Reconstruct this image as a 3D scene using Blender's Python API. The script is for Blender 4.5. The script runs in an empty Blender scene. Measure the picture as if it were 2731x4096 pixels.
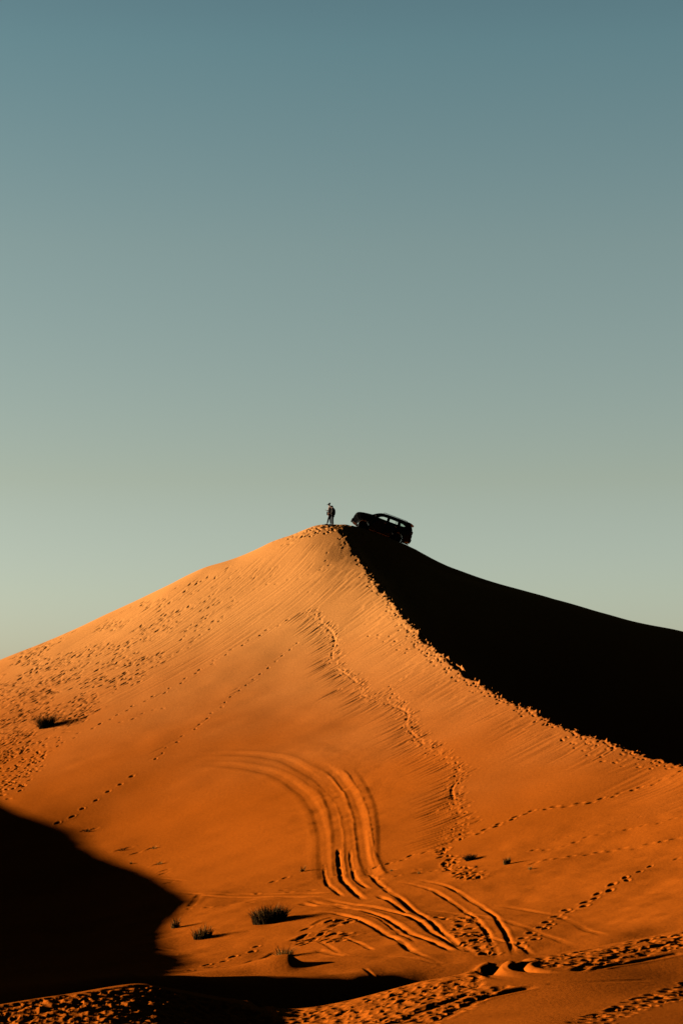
import bpy, bmesh, math, random
import numpy as np
from mathutils import Vector, Matrix

# ------------------------------------------------------------------ camera, sky, sun, exposure
scene = bpy.context.scene
C = scene.collection
F_PX, CX, CY = 4096 * 70.0 / 36.0, 1365.5, 2048.0      # focal length in pixels of the 2731 x 4096 frame
TILT = math.radians(6.1)
cam_d = bpy.data.cameras.new('camera')
cam = bpy.data.objects.new('camera', cam_d); C.objects.link(cam)
cam_d.sensor_fit = 'VERTICAL'; cam_d.sensor_height = 36.0; cam_d.sensor_width = 24.0; cam_d.lens = 70.0
cam_d.clip_start = 0.5; cam_d.clip_end = 12000.0
cam.location = (0, 0, 0); cam.rotation_euler = (math.pi / 2 + TILT, 0, 0)
scene.camera = cam

SUN_EL = math.radians(8.3)
SUN_ALPHA = math.radians(8.0)      # the sun stands to the left and this much beyond the side
to_sun = Vector((-math.cos(SUN_ALPHA) * math.cos(SUN_EL), math.sin(SUN_ALPHA) * math.cos(SUN_EL), math.sin(SUN_EL)))
sun_d = bpy.data.lights.new('sun', 'SUN'); sun = bpy.data.objects.new('sun', sun_d); C.objects.link(sun)
sun_d.energy = 5.0; sun_d.angle = math.radians(0.5); sun_d.color = (1.0, 0.80, 0.58)
sun.rotation_euler = to_sun.to_track_quat('Z', 'Y').to_euler()
sun.location = (-60, 60, 60)

world = bpy.data.worlds.new('World'); scene.world = world; world.use_nodes = True
wn = world.node_tree; wn.nodes.clear()
w_out = wn.nodes.new('ShaderNodeOutputWorld'); w_bg = wn.nodes.new('ShaderNodeBackground')
w_sky = wn.nodes.new('ShaderNodeTexSky'); w_sky.sky_type = 'NISHITA'; w_sky.sun_disc = False
w_sky.sun_elevation = SUN_EL
w_sky.sun_rotation = math.atan2(to_sun.x, to_sun.y)
w_sky.air_density = 1.0; w_sky.dust_density = 1.0; w_sky.ozone_density = 1.0
w_tc = wn.nodes.new('ShaderNodeTexCoord'); w_sep = wn.nodes.new('ShaderNodeSeparateXYZ')
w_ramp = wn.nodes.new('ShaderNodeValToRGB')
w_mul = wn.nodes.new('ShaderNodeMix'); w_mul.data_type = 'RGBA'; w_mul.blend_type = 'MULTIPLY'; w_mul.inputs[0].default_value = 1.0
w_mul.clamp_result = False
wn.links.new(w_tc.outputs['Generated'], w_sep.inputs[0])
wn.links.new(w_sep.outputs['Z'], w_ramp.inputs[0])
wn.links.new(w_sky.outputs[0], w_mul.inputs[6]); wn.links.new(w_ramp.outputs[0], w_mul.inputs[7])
w_az = wn.nodes.new('ShaderNodeMapRange'); w_az.interpolation_type = 'SMOOTHSTEP'      # brightest low in the north, dimmed all round elsewhere to deepen the shade
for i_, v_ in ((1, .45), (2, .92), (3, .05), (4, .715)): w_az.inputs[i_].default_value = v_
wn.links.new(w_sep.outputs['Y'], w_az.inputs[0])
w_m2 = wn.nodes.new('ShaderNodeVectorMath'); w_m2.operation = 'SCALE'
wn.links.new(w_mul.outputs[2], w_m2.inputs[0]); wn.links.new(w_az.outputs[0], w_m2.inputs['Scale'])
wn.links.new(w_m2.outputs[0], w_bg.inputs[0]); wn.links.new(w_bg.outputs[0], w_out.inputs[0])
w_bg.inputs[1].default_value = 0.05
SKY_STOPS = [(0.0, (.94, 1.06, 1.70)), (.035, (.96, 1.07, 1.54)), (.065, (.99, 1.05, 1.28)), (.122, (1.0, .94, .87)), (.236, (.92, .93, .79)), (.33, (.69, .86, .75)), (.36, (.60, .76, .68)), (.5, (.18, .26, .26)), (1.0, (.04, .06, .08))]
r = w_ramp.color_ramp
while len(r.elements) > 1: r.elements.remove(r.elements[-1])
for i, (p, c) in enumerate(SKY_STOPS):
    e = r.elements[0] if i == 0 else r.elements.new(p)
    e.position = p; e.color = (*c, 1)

vs = scene.view_settings
vs.view_transform = 'Standard'; vs.look = 'None'; vs.gamma = 1.0; vs.exposure = 2.1; vs.use_curve_mapping = False
scene.cycles.max_bounces = 6; scene.cycles.diffuse_bounces = 0
scene.cycles.transparent_max_bounces = 16
random.seed(7); rng = np.random.default_rng(7)

# ------------------------------------------------------------------ pixel <-> world
def ray(u, v):
    a, b = (u - CX) / F_PX, (CY - v) / F_PX
    return np.array([a, math.cos(TILT) - b * math.sin(TILT), math.sin(TILT) + b * math.cos(TILT)])
def at(u, v, y):                      # the point on the line of sight of a pixel, y metres in front
    d = ray(u, v); return d * (y / d[1])
def px_of(x, y, z):
    fz = y * math.cos(TILT) + z * math.sin(TILT); up = -y * math.sin(TILT) + z * math.cos(TILT)
    return CX + F_PX * x / fz, CY - F_PX * up / fz

class TPS:                            # a smooth surface through scattered heights
    def __init__(s, pts, lam=0.02):
        P = np.array(pts, float); s.c = P[:, :2]; n = len(P)
        K = s.k(s.c[:, None, :] - s.c[None, :, :]) + lam * np.eye(n)
        Q = np.hstack([np.ones((n, 1)), s.c]); M = np.zeros((n + 3, n + 3))
        M[:n, :n] = K; M[:n, n:] = Q; M[n:, :n] = Q.T
        s.w = np.linalg.solve(M, np.concatenate([P[:, 2], np.zeros(3)]))
    @staticmethod
    def k(d):
        r2 = (d ** 2).sum(-1) + 1e-9; return 0.5 * r2 * np.log(r2)
    def __call__(s, x, y):
        out = s.w[-3] + s.w[-2] * x + s.w[-1] * y
        for (a, b), w in zip(s.c, s.w[:-3]):
            r2 = (x - a) ** 2 + (y - b) ** 2 + 1e-9
            out += w * 0.5 * r2 * np.log(r2)
        return out

def sstep(a, b, x):
    t = np.clip((x - a) / (b - a), 0, 1); return t * t * (3 - 2 * t)

# ------------------------------------------------------------------ the dune's large shape
cols = {
 0:    [(2640,150),(2700,144),(2900,128),(3100,114),(3300,101),(3500,89),(3700,77),(3860,66)],
 435:  [(2452,150),(2500,146.5),(2700,133),(2900,120),(3100,108),(3300,99.5),(3500,88.5),(3700,74.5),(3860,63)],
 818:  [(2273,150),(2300,148.5),(2500,138),(2700,126.5),(2900,115),(3100,104.5),(3300,95),(3500,84.3),(3700,71),(3870,60)],
 1097: [(2165,150),(2300,143.5),(2500,133.5),(2700,123),(2900,112),(3100,101.5),(3300,91.5),(3500,80.5),(3700,68.5),(3880,58)],
 1300: [(2098,150),(2200,144.5),(2300,140),(2500,130.5),(2700,120),(2900,109.5),(3100,99.5),(3300,89),(3500,78.5),(3700,67),(3880,57)],
 1446: [(2223,143),(2300,138.5),(2500,128.5),(2700,118),(2900,108),(3100,98),(3300,87.5),(3500,77),(3700,66),(3880,56.5)],
 1601: [(2433,129),(2500,125.5),(2700,115.5),(2900,105.5),(3100,96),(3300,86),(3500,75.5),(3700,65),(3880,56)],
 1793: [(2634,115.5),(2700,112.5),(2900,103),(3100,93.5),(3300,84),(3500,74),(3700,63.5),(3860,56)],
 1920: [(2721,110),(2900,101),(3100,92),(3300,82.5),(3500,72.5),(3700,62.5)],
 2140: [(2835,101.5),(2900,98.5),(3100,89.5),(3300,80),(3500,71),(3700,61.5),(3780,57)],
 2377: [(2940,94),(3100,86.5),(3300,78),(3500,69),(3700,60)],
 2578: [(3008,89.5),(3150,83),(3400,72),(3650,60.5)],
 2731: [(3045,86),(3100,83),(3300,74.5),(3500,66),(3680,58)],
}
sky_left = [(0,2640),(435,2452),(818,2273),(960,2229),(1097,2165),(1180,2138),(1254,2106),(1330,2099)]
A_pts = []
for u, l in cols.items():
    for v, y in l: A_pts.append(tuple(at(u, v, y)))
for u, v in sky_left:
    p = at(u, v, 150)
    if u in (960, 1180, 1254, 1330): A_pts.append(tuple(p))
    for dy, dz in ((7, -1.2), (16, -4.5), (32, -11)): A_pts.append((p[0], p[1] + dy, p[2] + dz))
for u, yb in ((450, 50.2), (800, 51.4), (1150, 53), (1430, 54.4)):      # a low bank, running away to the right
    p = at(u, 3914, yb); A_pts.append(tuple(p))
    A_pts.append((p[0] + .95, yb - 1.25, p[2] - .75)); A_pts.append((p[0] + 2.2, yb - 3.2, p[2] - 1.15)); A_pts.append((p[0] - .8, yb + 1.4, p[2] - .16))
crest = [(1358,2110,149.4),(1446,2223,143),(1601,2433,129),(1793,2634,115.5),(1920,2721,110),(2140,2835,101.5),(2377,2940,94),(2578,3008,89.5),(2731,3045,86)]
sky_right = [(1400,2104,149.9),(1440,2111,149.9),(1540,2149,149.8),(1620,2179,149.8),(1742,2243,150),(1968,2322,148),(2212,2372,146),(2438,2438,144),(2600,2478,143),(2731,2503,142)]
B_pts = []
for u, v, y in crest: B_pts.append(tuple(at(u, v, y)))
for u, v, y in sky_right:
    p = at(u, v, y); B_pts.append(tuple(p))
    for dy, dz in ((8, -1.4), (20, -6), (34, -12)): B_pts.append((p[0] + .2 * dy, p[1] + dy, p[2] + dz))
for x, y, z in ((7.7,122,3.1),(9.2,135,7.2),(5.2,140,10.3),(10.6,110,-.9),(12.2,120,1.0),(14.2,135,6.0),(16.5,97,-3.4),(18.5,110,-2.0),(21.5,125,2.1),
                (21,92,-5),(28,100,-6),(31,120,-2),(34,140,2),(19,76,-1.5),(24,62,-1.5),(-4,150.5,17.3),(-6,140,19),(0,128,14.5),(3,112,8),(-20,150,26),(8,90,2.5),(4,60,4)):
    B_pts.append((x, y, z))
F_top = [(0,4018),(286,3969),(571,3933),(670,3956),(804,3985),(1027,4018),(1090,4048),(1200,4042),(1400,4006),(1493,3978),(1688,3923),(1786,3908),(1942,3879),(2079,3840),(2274,3806),(2518,3762),(2731,3718)]
Fp = []
for u, v in F_top:
    yy = (48 - 3 * sstep(560, 0, u) + 1.2 * math.exp(-((u - 1090) / 260) ** 2)) if u < 1700 else 48 + (u - 1700) / 1031 * 6
    p = at(u, v, yy); Fp.append(tuple(p)); Fp.append((p[0], yy + 2.5, p[2] - .55)); Fp.append((p[0], yy + 9, p[2] - 3.2))
for u, v, y in ((0,4096,42.6),(600,4096,43),(1100,4110,45),(1500,4096,42.5),(1900,4096,40),(2300,4096,38.7),(2731,4096,38.9),(2300,3930,45.4),(2731,3900,47),(1900,3985,44.5),(600,4010,45.6),(1600,4010,45)):
    Fp.append(tuple(at(u, v, y)))
for x in (-12, 0, 12): Fp += [(x, 30, -4.9), (x, 12, -2.6), (x, 0, -1.7), (x, -20, -1.6)]
TA, TB, TF = TPS(A_pts, .03), TPS(B_pts, .03), TPS(Fp, .02)

_c = sorted([(p[1], p[0]) for p in (at(u, v, y) for u, v, y in crest)])
_c = [(44, _c[0][1] + 9), (70, _c[0][1] + 4.2)] + _c + [(152, -.1), (220, -.1)]
CR_Y, CR_X = np.array([p[0] for p in _c]), np.array([p[1] for p in _c])
_fy = np.linspace(44, 220, 900); _fx = np.interp(_fy, CR_Y, CR_X); _k = np.ones(15) / 15
_fx = np.convolve(np.pad(_fx, 7, mode='edge'), _k, 'valid'); CR_Y, CR_X = _fy, _fx + .18 * sstep(150, 144, _fy)

# grid: rows across the view, columns fanning out from the camera
ys_f = np.concatenate([np.arange(37.0, 57.0, 0.05), np.arange(57.0, 156.0, 0.085)])
ys_b = 156.0 + np.cumsum(0.12 * 1.09 ** np.arange(0, 88)); ys_b = ys_b[ys_b < 5000]
ys_n = 37.0 - np.cumsum(0.15 * 1.09 ** np.arange(0, 66)); ys_n = ys_n[ys_n > -2500][::-1]
YS = np.concatenate([ys_n, ys_f, ys_b])
s_f = np.linspace(-.18, .18, 1000)
s_r = .18 + np.cumsum(.0006 * 1.075 ** np.arange(0, 110)); s_r = s_r[s_r < 60]
SS = np.sort(np.concatenate([-s_r[::-1], s_f, s_r, np.linspace(-.54, -.46, 21)]))
WY = np.where(YS > 34, YS, 34.0)
X = SS[None, :] * WY[:, None]; Y = np.repeat(YS[:, None], len(SS), 1)
NR, NC = X.shape

def vnoise(x, y, sc, seed):           # smooth value noise
    q = np.random.default_rng(seed).random((256, 256)) * 2 - 1
    fx, fy = x / sc, y / sc; ix, iy = np.floor(fx).astype(int), np.floor(fy).astype(int)
    tx, ty = fx - ix, fy - iy; tx = tx * tx * (3 - 2 * tx); ty = ty * ty * (3 - 2 * ty)
    g = lambda a, b: q[a & 255, b & 255]
    return (g(ix, iy) * (1 - tx) + g(ix + 1, iy) * tx) * (1 - ty) + (g(ix, iy + 1) * (1 - tx) + g(ix + 1, iy + 1) * tx) * ty

def smin(a, b, k):
    h = np.clip(.5 + .5 * (b - a) / k, 0, 1); return b * (1 - h) + a * h - k * h * (1 - h)
def smax(a, b, k): return -smin(-a, -b, k)

def far_base(x, y):
    d = np.hypot(x, y - 90)
    amp = sstep(60, 400, d)
    return -8.5 + amp * (5 * vnoise(x, y * .6, 160, 3) + 2 * vnoise(x, y, 60, 4)) + .25 * vnoise(x, y, 9, 5)

def base_height(x, y):
    cx_ = np.clip(x, -50, 45); cy_ = np.clip(y, -25, 200)
    a = TA(cx_, np.clip(cy_, 44, 200)); b = TB(cx_, np.clip(cy_, 44, 200)); f = TF(np.clip(cx_, -16, 16), np.clip(cy_, -25, 66))
    xc = np.interp(y, CR_Y, CR_X); yc = np.clip(y, 44, 200)
    xb = np.clip(xc, -50, 45); d = np.maximum(x - xc, 0)
    ac = TA(xb, yc)
    on = sstep(158, 149, y)                                # the crest dies out behind the summit
    bb = TB(np.clip(np.maximum(x, xc), -50, 45), yc); bc = TB(xb, yc)
    b2 = bb + (ac - bc) * np.exp(-d / 3.0) - .42 * (1 - np.exp(-d / .6)) * on * sstep(149.6, 147.5, y)
    m = np.where(x < xc, a, b2)
    f = f - 20 * sstep(55, 66, y)
    z = smax(m, f, .12)
    z = smax(z, np.full_like(z, -9.0), .6)
    t = np.maximum.reduce([sstep(26, 48, np.abs(x)), sstep(178, 215, y), sstep(20, 60, -y), sstep(14, 34, np.abs(x)) * sstep(62, 44, y)])
    near = sstep(60, 10, y) * sstep(120, 20, np.hypot(x, y))
    fb = far_base(x, y) + near * 6.2
    z = z * (1 - t) + fb * t
    return z

Z = np.zeros_like(X)
for i0 in range(0, NR, 200): Z[i0:i0 + 200] = base_height(X[i0:i0 + 200], Y[i0:i0 + 200])

def look(G, x, y):                    # height at a point, from the grid
    x = np.asarray(x, float); y = np.asarray(y, float)
    i = np.clip(np.searchsorted(YS, y) - 1, 0, NR - 2); ty = (y - YS[i]) / (YS[i + 1] - YS[i])
    s = x / np.where(y > 34, y, 34.0); j = np.clip(np.searchsorted(SS, s) - 1, 0, NC - 2); tx = (s - SS[j]) / (SS[j + 1] - SS[j])
    return (G[i, j] * (1 - tx) + G[i, j + 1] * tx) * (1 - ty) + (G[i + 1, j] * (1 - tx) + G[i + 1, j + 1] * tx) * ty
_yy = np.arange(37.5, 154, .12)
Z0 = Z.copy()
HI = 154
def hit(u, v, lo=37.5):               # where the line of sight meets the sand (or passes closest over a brow)
    d = ray(u, v); yy = _yy[(_yy > lo) & (_yy < HI)]
    k = look(Z0, d[0] / d[1] * yy, yy) - d[2] / d[1] * yy
    w = np.nonzero(k > 0)[0]
    if len(w) == 0:
        if HI > 100 and k.max() < -.5: return None
        w = [int(np.argmax(k - .002 * yy))]
    y = yy[w[0]]; return np.array([d[0] / d[1] * y, y, look(Z0, d[0] / d[1] * y, y)])

# the neighbouring dune off to the left, whose shadow falls into the hollow
edge = [(0,3201),(205,3290),(365,3384),(515,3464),(675,3533),(832,3607),(735,3665),(632,3741),(645,3804),(715,3875),(775,3912)]
RS = -.5; prof = []                    # its crest runs along the plan line x = -0.5 y
for u, v in edge:
    p = hit(u, v, lo=54); ca, sa = math.cos(SUN_ALPHA), math.sin(SUN_ALPHA)
    t = (p[0] - RS * p[1]) / (ca + RS * sa)
    prof.append((p[1] + sa * t, p[2] + math.tan(SUN_EL) * t))
prof.sort()
ry = np.array([-40, 46.5, 50.3, 51.6, 52.8, 54.4, prof[0][0] - 2.0] + [p[0] for p in prof] + [prof[-1][0] + 15, prof[-1][0] + 50])
rz = np.array([-9.5, -5.1, -4.05, -3.7, -2.9, -1.9, prof[0][1] + .1] + [p[1] for p in prof] + [prof[-1][1] + .5, -9.5])
zr = np.interp(Y, ry, rz); off = X - RS * WY[:, None]
ridge = np.where(off > 0, zr - .62 * off, zr + .20 * off)
Z = np.where((X < -16) & (Y > 0), np.maximum(Z, ridge), Z)

# the car stands just over the crest: its wheels set a bed in the sand
CAR_P = math.radians(20.0)
_a = at(1411, 2073, 151.5)
CAR_O = (_a[0] + 2.3 * math.cos(CAR_P) - .76 * math.sin(CAR_P), _a[1], _a[2] - 2.3 * math.sin(CAR_P) - .76 * math.cos(CAR_P))
bed = CAR_O[2] + .05 - math.tan(CAR_P) * (X - CAR_O[0])
_w = sstep(150.0, 150.5, Y) * sstep(153.6, 152.9, Y) * sstep(CAR_O[0] - 3.0, CAR_O[0] - 2.1, X) * sstep(CAR_O[0] + 3.2, CAR_O[0] + 2.5, X)
Z = Z * (1 - _w) + bed * _w

# ------------------------------------------------------------------ marks in the sand
D = np.zeros_like(Z); MN = np.zeros_like(Z); MP = np.zeros_like(Z)      # soft relief, hollows, rims
def conv(c, pts):
    s, ox, oy = {'4': (.893, 0, 2000), '5': (.9126, 1300, 2050), '6': (.893, 0, 3000), '7': (.9764, 1200, 3000), 'd': (1.7417, 0, 0), 's': (1, 0, 0)}[c]
    return [(x * s + ox, y * s + oy) for x, y in pts]
def world_line(c, pts, lo=37.5):
    W = [hit(u, v, lo) for u, v in conv(c, pts)]
    return np.array([w for w in W if w is not None])
def resample(P, step):
    seg = np.linalg.norm(np.diff(P[:, :2], axis=0), axis=1); t = np.concatenate([[0], np.cumsum(seg)])
    n = max(2, int(t[-1] / step)); tt = np.linspace(0, t[-1], n)
    # Catmull-like smoothing by fine linear sampling and a moving average
    f = np.linspace(0, t[-1], n * 8); q = np.stack([np.interp(f, t, P[:, k]) for k in (0, 1)], 1)
    w = max(3, int(len(f) / max(len(P), 2) * .6)) | 1
    if len(f) > w * 2:
        pad = np.vstack([np.repeat(q[:1], w // 2, 0), q, np.repeat(q[-1:], w // 2, 0)])
        pad[:w // 2] = 2 * q[0] - q[1:w // 2 + 1][::-1]; pad[-(w // 2):] = 2 * q[-1] - q[-w // 2:-1][::-1][:w // 2]
        ker = np.ones(w) / w
        q = np.stack([np.convolve(pad[:, k], ker, 'valid') for k in (0, 1)], 1)
    return np.stack([np.interp(tt, f, q[:, k]) for k in (0, 1)], 1)
def window(x0, x1, y0, y1):
    i0, i1 = np.searchsorted(YS, y0), np.searchsorted(YS, y1); ym = max(34, (y0 if x0 < 0 else y1)); yM = max(34, (y0 if x1 > 0 else y1))
    return i0, i1, np.searchsorted(SS, x0 / ym), np.searchsorted(SS, x1 / yM)
DS = 1.0
def stamp(x, y, L, Wd, ang, depth, rim=.35, tail=0.0, tdir=None):
    R = 2.2 * max(L, Wd)
    i0, i1, j0, j1 = window(x - R, x + R, y - R, y + R)
    if i1 - i0 < 1 or j1 - j0 < 1: return
    dx, dy = X[i0:i1, j0:j1] - x, Y[i0:i1, j0:j1] - y
    c, s = math.cos(ang), math.sin(ang)
    a, b = (dx * c + dy * s) / L, (-dx * s + dy * c) / Wd
    q = np.sqrt(a * a + b * b)
    h = -depth * DS * (1 - sstep(.15, 1.15, q)); r_ = rim * .4 * DS * depth * np.exp(-((q - 1.35) / .3) ** 2)
    MN[i0:i1, j0:j1] = np.minimum(MN[i0:i1, j0:j1], h); MP[i0:i1, j0:j1] = np.maximum(MP[i0:i1, j0:j1], r_)
def grad(x, y, e=.6):
    return (look(Z0, x + e, y) - look(Z0, x - e, y)) / (2 * e), (look(Z0, x, y + e) - look(Z0, x, y - e)) / (2 * e)
def slide(x, y, L, Wd, depth, side=0):  # a scar where sand ran down the fall line below a step
    gx, gy = grad(x, y); g = math.hypot(gx, gy)
    if g < .05: return
    ux, uy = -gx / g, -gy / g
    i0, i1, j0, j1 = window(min(x, x + ux * L) - Wd * 3, max(x, x + ux * L) + Wd * 3, min(y, y + uy * L) - Wd * 3, max(y, y + uy * L) + Wd * 3)
    if i1 - i0 < 1 or j1 - j0 < 1: return
    dx, dy = X[i0:i1, j0:j1] - x, Y[i0:i1, j0:j1] - y
    a = (dx * ux + dy * uy) / L; b = (-dx * uy + dy * ux) / Wd
    prof_ = sstep(-.06, .05, a) * (1 - sstep(.15, 1.0, a))
    MN[i0:i1, j0:j1] = np.minimum(MN[i0:i1, j0:j1], -depth * prof_ * np.exp(-b * b)); MP[i0:i1, j0:j1] = np.maximum(MP[i0:i1, j0:j1], .5 * depth * prof_ * np.exp(-((b - 1.6) / .7) ** 2))
def trail(P, step=.66, gap=.11, depth=.05, L=.17, Wd=.085, jit=.05, slides=0, sl=1.0, sd=.02, spread=0.):
    if len(P) < 2: return
    q = resample(P, step)
    for k in range(len(q)):
        a = q[min(k + 1, len(q) - 1)] - q[max(k - 1, 0)]; n = math.hypot(*a) + 1e-9; ang = math.atan2(a[1], a[0])
        s = (1 if k & 1 else -1) * gap + rng.normal() * (jit + spread)
        x, y = q[k, 0] - a[1] / n * s + rng.normal() * jit, q[k, 1] + a[0] / n * s + rng.normal() * jit
        stamp(x, y, L * rng.uniform(.85, 1.2), Wd * rng.uniform(.9, 1.3), ang + rng.normal() * .2, depth * rng.uniform(.6, 1.25))
        for _ in range(slides):
            slide(x + rng.normal() * .25, y + rng.normal() * .25, sl * rng.uniform(.4, 1.3), rng.uniform(.05, .11), sd * rng.uniform(.4, 1.2))
def groove(P, width=.14, depth=.05, rim=.6, fade=(.05, .05), wob=.25, seed=1):
    if len(P) < 2: return
    q = resample(P, .35); m = 1.2
    tot = np.concatenate([[0], np.cumsum(np.linalg.norm(np.diff(q, axis=0), axis=1))]); tot /= tot[-1]
    n = len(q) - 1; ch = 12
    for c0 in range(0, n, ch):
        qq = q[c0:min(c0 + ch, n) + 1]
        i0, i1, j0, j1 = window(qq[:, 0].min() - m, qq[:, 0].max() + m, qq[:, 1].min() - m, qq[:, 1].max() + m)
        if i1 - i0 < 1 or j1 - j0 < 1: continue
        x, y = X[i0:i1, j0:j1], Y[i0:i1, j0:j1]
        best = np.full(x.shape, 9.); sg = np.zeros_like(x); tt = np.zeros_like(x); own = np.zeros(x.shape, bool)
        for k in range(max(0, c0 - 4), min(n, c0 + ch + 4)):
            p, r_ = q[k], q[k + 1]; dx, dy = r_ - p; l2 = dx * dx + dy * dy + 1e-12
            t = np.clip(((x - p[0]) * dx + (y - p[1]) * dy) / l2, 0, 1)
            ex, ey = x - p[0] - t * dx, y - p[1] - t * dy; d = np.hypot(ex, ey); w = d < best
            best = np.where(w, d, best); sg = np.where(w, np.sign(dx * ey - dy * ex), sg); tt = np.where(w, tot[k] + t * (tot[k + 1] - tot[k]), tt)
            own = np.where(w, (c0 <= k < min(c0 + ch, n)), own)
        b = best / width
        f = sstep(0, fade[0] + 1e-4, tt) * (1 - sstep(1 - fade[1] - 1e-4, 1, tt))
        mod = 1 + wob * vnoise(x, y, .5, seed) + wob * vnoise(x, y, 2.1, seed + 1)
        h = -depth * (1 - sstep(.3, 1.15, b)) * f * mod; r_ = rim * depth * np.exp(-((b - 1.6) / .45) ** 2) * (1 + .4 * sg) * f * mod
        if depth < 0: h, r_ = h * 0, h
        MN[i0:i1, j0:j1] = np.where(own, np.minimum(MN[i0:i1, j0:j1], h), MN[i0:i1, j0:j1]); MP[i0:i1, j0:j1] = np.where(own, np.maximum(MP[i0:i1, j0:j1], r_), MP[i0:i1, j0:j1])

# broad hummocks, wind ripple and soft lumps
land = sstep(36, 40, Y)
D += .035 * vnoise(X, Y, 3.1, 11) + .018 * vnoise(X, Y, 1.3, 12)
# hummocks on the valley floor and the little mound by the bank
valley = sstep(84, 74, Y) * sstep(52, 56, Y)
D += valley * (.13 * vnoise(X + .4 * Y, Y, 5.2, 21) + .05 * vnoise(X, Y, 1.9, 22) + .018 * vnoise(X, Y, .6, 24))
def mound(c, u, v, h, rx, ry, lo=50):
    (uu, vv), = conv(c, [(u, v)]); p = hit(uu, vv, lo)
    if p is None: return
    d = np.exp(-((X - p[0]) / rx) ** 2 - ((Y - p[1]) / ry) ** 2)
    D[:] += h * d
_p = hit(*conv('6', [(1285, 985)])[0], 52)
_dx = X - _p[0]; D += .34 * np.exp(-np.where(_dx < 0, (_dx / 1.5) ** 2, (_dx / .36) ** 2) - ((Y - _p[1]) / .7) ** 2)

poly_in = None
def inside(u, v, poly):
    c = False; n = len(poly)
    for i in range(n):
        x1, y1 = poly[i]; x2, y2 = poly[i - 1]
        if (y1 > v) != (y2 > v) and u < (x2 - x1) * (v - y1) / (y2 - y1) + x1: c = not c
    return c
def scatter(c, poly, n, lo=37.5, keep=None):
    P = conv(c, poly); us = [p[0] for p in P]; vs_ = [p[1] for p in P]; out = []; tries = 0
    while len(out) < n and tries < n * 12:
        tries += 1
        u, v = rng.uniform(max(-60, min(us)), min(2790, max(us))), rng.uniform(min(vs_), max(vs_))
        if not inside(u, v, P) or (keep and rng.random() > keep(u, v)): continue
        h = hit(u, v, lo)
        if h is not None: out.append((h[0], h[1], u, v))
    return out

# the trodden left shoulder
for x, y, u, v in scatter('s', [(-60,2665),(600,2395),(1235,2118),(1320,2130),(1180,2230),(860,2500),(430,2830),(230,2950),(100,3010),(-60,3080)], 2100, 60, lambda u, v: (.30 + .7 * sstep(950, 100, u)) * sstep(-.45, .35, vnoise(np.array([u + v]), np.array([v * 2.2]), 95, 71)[0] + .3 * sstep(500, 0, u))):
    gx, gy = grad(x, y); ang = math.atan2(gy, gx)
    k = sstep(1200, 200, u)
    stamp(x, y, rng.uniform(.15, .42), rng.uniform(.06, .12), ang + rng.normal() * .22, rng.uniform(.01, .09) * (.55 + .6 * k), .45)
    if rng.random() < .55: slide(x, y, rng.uniform(.6, 2.6), rng.uniform(.05, .12), rng.uniform(.012, .03))
for x, y, u, v in scatter('s', [(-40,2700),(1230,2140),(1420,2330),(900,2600),(-40,3100)], 420, 60):
    slide(x, y, rng.uniform(2.5, 7), rng.uniform(.06, .16), rng.uniform(.008, .022))
for x, y, u, v in scatter('4', [(-40,1150),(120,1090),(215,1130),(190,1210),(120,1290),(40,1344),(-40,1360)], 130, 60):
    stamp(x, y, rng.uniform(.14, .24), rng.uniform(.08, .12), rng.uniform(0, 3.1), rng.uniform(.07, .12), .3)
for x, y, u, v in scatter('4', [(-40,1050),(200,985),(330,1010),(215,1150),(-40,1190)], 90, 60):
    stamp(x, y, rng.uniform(.14, .24), rng.uniform(.08, .12), rng.uniform(0, 3.1), rng.uniform(.02, .06), .3)

# the trodden crest and the little slides below it
cy_ = lambda y: np.interp(y, CR_Y, CR_X)
for k in range(760):
    y = rng.uniform(78, 150.5); near = sstep(118, 148, y)
    off = rng.normal() * .2 - .5 if rng.random() < .5 else rng.uniform(-1.2, .5 + 2.6 * near)
    x = cy_(y) + off
    stamp(x, y, rng.uniform(.12, .2), rng.uniform(.07, .11), rng.uniform(.9, 2.3), rng.uniform(.03, .09) * (1.0 if off < .1 else .8), .1 if off < .3 else 1.3)
for k in range(300):
    y = rng.uniform(78, 146); x = cy_(y) - rng.uniform(.1, 2.4)
    slide(x, y, rng.uniform(1.0, 4.2), rng.uniform(.08, .24), rng.uniform(.008, .026) * (.5 if y > 141 else 1))
_q = np.array([(float(cy_(y)) + 1.0 + .15 * math.sin(y * .7), y) for y in np.arange(84, 118, .6)])
_q[:, 0] -= .82; groove(_q, .10, -.07, .4, (.1, .1), .9, 31)
for k in range(260):                                     # clods standing up just past the edge
    y = rng.uniform(86, 148); x = cy_(y) + rng.uniform(-.35, .35); r_, h_ = rng.uniform(.05, .085), rng.uniform(.05, .17)
    i0, i1, j0, j1 = window(x - .5, x + .5, y - .5, y + .5)
    D[i0:i1, j0:j1] += h_ * np.exp(-((X[i0:i1, j0:j1] - x) ** 2 + ((Y[i0:i1, j0:j1] - y) / 1.6) ** 2) / r_ ** 2)
_dc = X - np.interp(Y, CR_Y, CR_X) + .16 * vnoise(X, Y, .9, 61) + .10 * vnoise(X, Y, .33, 62)
D -= .30 * sstep(-.55, .05, _dc) * sstep(60, 80, Y) * sstep(149, 146, Y) * sstep(3.5, .6, _dc)
near_c = np.exp(-((X - np.interp(Y, CR_Y, CR_X)) / .8) ** 2) * sstep(70, 78, Y) * sstep(154, 150, Y)
D += near_c * .02 * vnoise(X, Y, 1.1, 34)
# summit, where people walked about
for k in range(130):
    stamp(rng.normal() * 1.8 - 1.2, 149.2 + rng.normal() * .9, rng.uniform(.15, .25), rng.uniform(.09, .13), rng.uniform(0, 3.1), rng.uniform(.05, .1), .4)

DS = 1.05
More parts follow.
